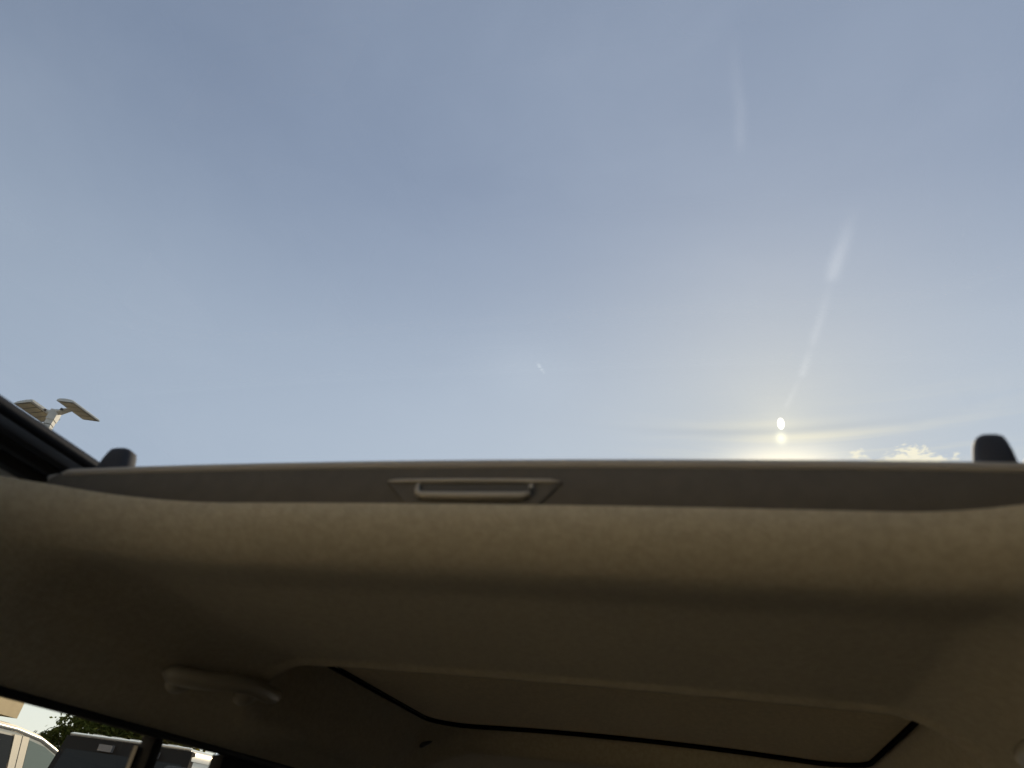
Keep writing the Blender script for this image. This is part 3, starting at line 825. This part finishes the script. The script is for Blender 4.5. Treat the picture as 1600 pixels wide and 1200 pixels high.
for s in (-1, 1):
    hd = bpy.data.objects.new('lamp_head', None); C.objects.link(hd); hd.parent = lamp
    hd.location = (s * 0.33, 0.0, LZ + 0.19); hd.rotation_euler = (0, R(8 if s > 0 else -4), 0)
    def S(p): return (s * p[0], p[1], p[2])
    # arched housing: sections along x, length along y
    secs = []
    for x, q in ((0.0, 0.55), (0.06, 0.9), (0.2, 1.0), (0.38, 0.85), (0.47, 0.55), (0.50, 0.35)):
        t = 0.085 * q
        secs.append([S((x, -0.36, 0.0)), S((x, 0.40, 0.0)), S((x, 0.40, t * 0.8)), S((x, 0.37, t)), S((x, -0.33, t)), S((x, -0.36, t * 0.8))])
    hs = loft('housing', secs, 'lamp_paint', hd, deg=30)
    for k in range(4):
        y0 = -0.32 + k * 0.175
        xa, xb = (0.09, 0.455) if s > 0 else (-0.455, -0.09)
        box('light_panel', (xa, xb, y0, y0 + 0.150, -0.010, 0.002), 'lamp_panel', hd, bevel=0.003)
    xa, xb = (0.08, 0.465) if s > 0 else (-0.465, -0.08)
    box('panel_tray', (xa, xb, -0.34, 0.385, -0.004, 0.003), 'lamp_seam', hd)
    tube('bracket_arm', [(-s * 0.30, 0, -0.09), (-s * 0.20, 0, -0.085), (-s * 0.05, 0, -0.02), (s * 0.06, 0, 0.02)], [(0.08, 0.06), (0.08, 0.055), (0.07, 0.04), (0.06, 0.03)], 'lamp_paint', hd, n=10)
    tube('bolt', [(-s * 0.10, -0.10, -0.05), (-s * 0.10, -0.075, -0.05)], 0.028, 'lamp_seam', hd, n=10)
dm = []
for k, (z, r) in enumerate(((0.0, 0.03), (0.02, 0.12), (0.07, 0.165), (0.15, 0.175), (0.20, 0.16), (0.225, 0.10), (0.23, 0.02))):
    dm.append([(-0.27 + r * math.cos(2 * math.pi * i / 24), r * math.sin(2 * math.pi * i / 24), LZ - 0.36 + z) for i in range(24)])
dome = loft('camera_housing', dm, 'white_housing', lamp, deg=60)
tube('housing_arm', [(-0.05, 0, LZ - 0.24), (-0.14, 0, LZ - 0.24)], 0.03, 'white_housing', dome, n=10)

# ------------------------------------------------------------------ building
bA = math.atan2(-0.26, 0.97)
bld = empty('building', (-33.6, 30.0, 0), R(15))
tag(bld, 'beige panelled building at the edge of the side window', 'building')
# local +x faces us; the wall runs along -y from the corner at the origin
box('wall', (-14, -1.2, -26, -0.8, -0.1, 3.9), 'wall_white', bld)
box('fascia_core', (-14.5, -0.03, -26.5, -0.03, 3.84, 7.35), 'panel_joint', bld)
for r_ in range(2):
    for k in range(12):
        y1 = -k * 2.2; z0 = 3.8 + r_ * 1.8
        box('panel', (-0.028, 0.02, y1 - 2.18, y1, z0, z0 + 1.775), 'panel_beige', bld, bevel=0.008)
    for k in range(6):
        x1 = -k * 2.4
        box('panel', (x1 - 2.38, x1 - 0.04, -0.028, 0.02, 3.8 + r_ * 1.8, 5.575 + r_ * 1.8), 'panel_beige', bld, bevel=0.008)
box('coping', (-14.6, 0.05, -26.6, 0.05, 7.38, 7.46), 'panel_joint', bld)
for k in range(8):
    y0 = -3.4 - k * 2.8
    wn_ = box('window', (-1.22, -1.17, y0, y0 + 2.3, 0.5, 3.0), 'dark_glass', bld)
    box('window_frame', (-1.2, -1.14, y0 - 0.06, y0 + 2.36, 3.0, 3.08), 'rail_metal', wn_)
    box('window_frame', (-1.2, -1.14, y0 + 1.12, y0 + 1.18, 0.5, 3.0), 'rail_metal', wn_)


# unseen wall added ahead of the car to bounce sunlight through the windscreen
bounce = empty('bounce_wall', (-5.1, -4.3, 0))
tag(bounce, 'unseen cream wall added in front of the car nose to bounce sunlight', 'building')
box('wall', (-4.5, 4.5, -6, 0, 0.0, 4.6), 'wall_cream', bounce)
box('coping', (-4.6, 4.6, -6.1, 0.1, 4.602, 4.75), 'panel_joint', bounce)
box('plinth', (-4.55, 4.55, 0.002, 0.06, 0.13, 0.35), 'concrete', bounce, bevel=0.01)
# ------------------------------------------------------------------ trees
def tree(name, label, loc, height, rad, crown_z, leaf, n_clump, n_leaf, seed, size=0.11):
    rnd = random.Random(seed)
    t = empty(name, loc); tag(t, label, 'tree', 'trees behind the parked cars')
    bm = bmesh.new()
    def limb(p, d, ln, r, depth):
        pts = [p]; q = p.copy(); dd = d.copy()
        for k in range(4):
            dd = (dd + Vector((rnd.uniform(-.18, .18), rnd.uniform(-.18, .18), rnd.uniform(-.02, .12)))).normalized()
            q = q + dd * ln / 4; pts.append(q.copy())
        secs = []
        for k, c in enumerate(pts):
            rr = r * (1 - 0.6 * k / 4)
            a = dd.orthogonal().normalized(); b = dd.cross(a)
            secs.append([c + a * math.cos(i * math.pi / 3.5) * rr + b * math.sin(i * math.pi / 3.5) * rr for i in range(7)])
        loft_bm(secs, bm=bm)
        if depth < 2:
            for k in range(5 if depth == 0 else 3):
                a = rnd.uniform(0, 6.28)
                nd = (dd * 0.6 + Vector((math.cos(a), math.sin(a), rnd.uniform(0.1, 0.6))) * 0.8).normalized()
                limb(pts[rnd.choice((2, 3, 4))], nd, ln * rnd.uniform(0.5, 0.75), r * 0.45, depth + 1)
    limb(Vector((0, 0, -0.2)), Vector((0, 0, 1)), crown_z * 0.95, height * 0.028, 0)
    shade_auto(from_bm('trunk', bm, 'bark', t), 60)
    verts, faces = [], []
    for c in range(n_clump):
        while True:
            u = Vector((rnd.uniform(-1, 1), rnd.uniform(-1, 1), rnd.uniform(-1, 1)))
            if 0.2 < u.length < 1: break
        u = u * (0.75 + 0.35 * rnd.random())
        cc = Vector((u.x * rad, u.y * rad, crown_z + u.z * (height - crown_z)))
        cr = rad * rnd.uniform(0.12, 0.26)
        for k in range(n_leaf):
            g = Vector((rnd.gauss(0, 1), rnd.gauss(0, 1), rnd.gauss(0, 0.8))) * cr * 0.55
            p = cc + g
            nrm = (g.normalized() + Vector((rnd.uniform(-1, 1), rnd.uniform(-1, 1), rnd.uniform(-0.3, 1.2))) * 0.9).normalized()
            a = nrm.orthogonal().normalized(); ang_ = rnd.uniform(0, 6.28)
            a = (a * math.cos(ang_) + nrm.cross(a) * math.sin(ang_)); b = nrm.cross(a)
            s = size * rnd.uniform(0.6, 1.3)
            i = len(verts)
            verts += [p - a * s, p + b * s * 0.45 + nrm * s * 0.1, p + a * s, p - b * s * 0.45 + nrm * s * 0.1]
            faces.append((i, i + 1, i + 2, i + 3))
    me = bpy.data.meshes.new('crown'); me.from_pydata(verts, [], faces)
    link('crown', me, leaf, t, smooth=False)
    return t


tree('broadleaf_tree', 'dark green tree rising behind the left end of the off-roader roof', (-24.2, 25.8, -0.1), 6.3, 2.0, 3.9, 'leaf_dark', 190, 55, 3)
tree('broadleaf_tree', 'small green tree between the people carrier and the off-roader', (-25.4, 24.5, -0.1), 3.3, 0.8, 2.5, 'leaf_dark', 50, 50, 5, 0.09)
tree('broadleaf_tree', 'tree with sunlight in its yellowish leaf colour right of the dark green tree', (-22.6, 27.4, -0.1), 5.6, 2.0, 3.5, 'leaf_sunlit', 170, 55, 9)
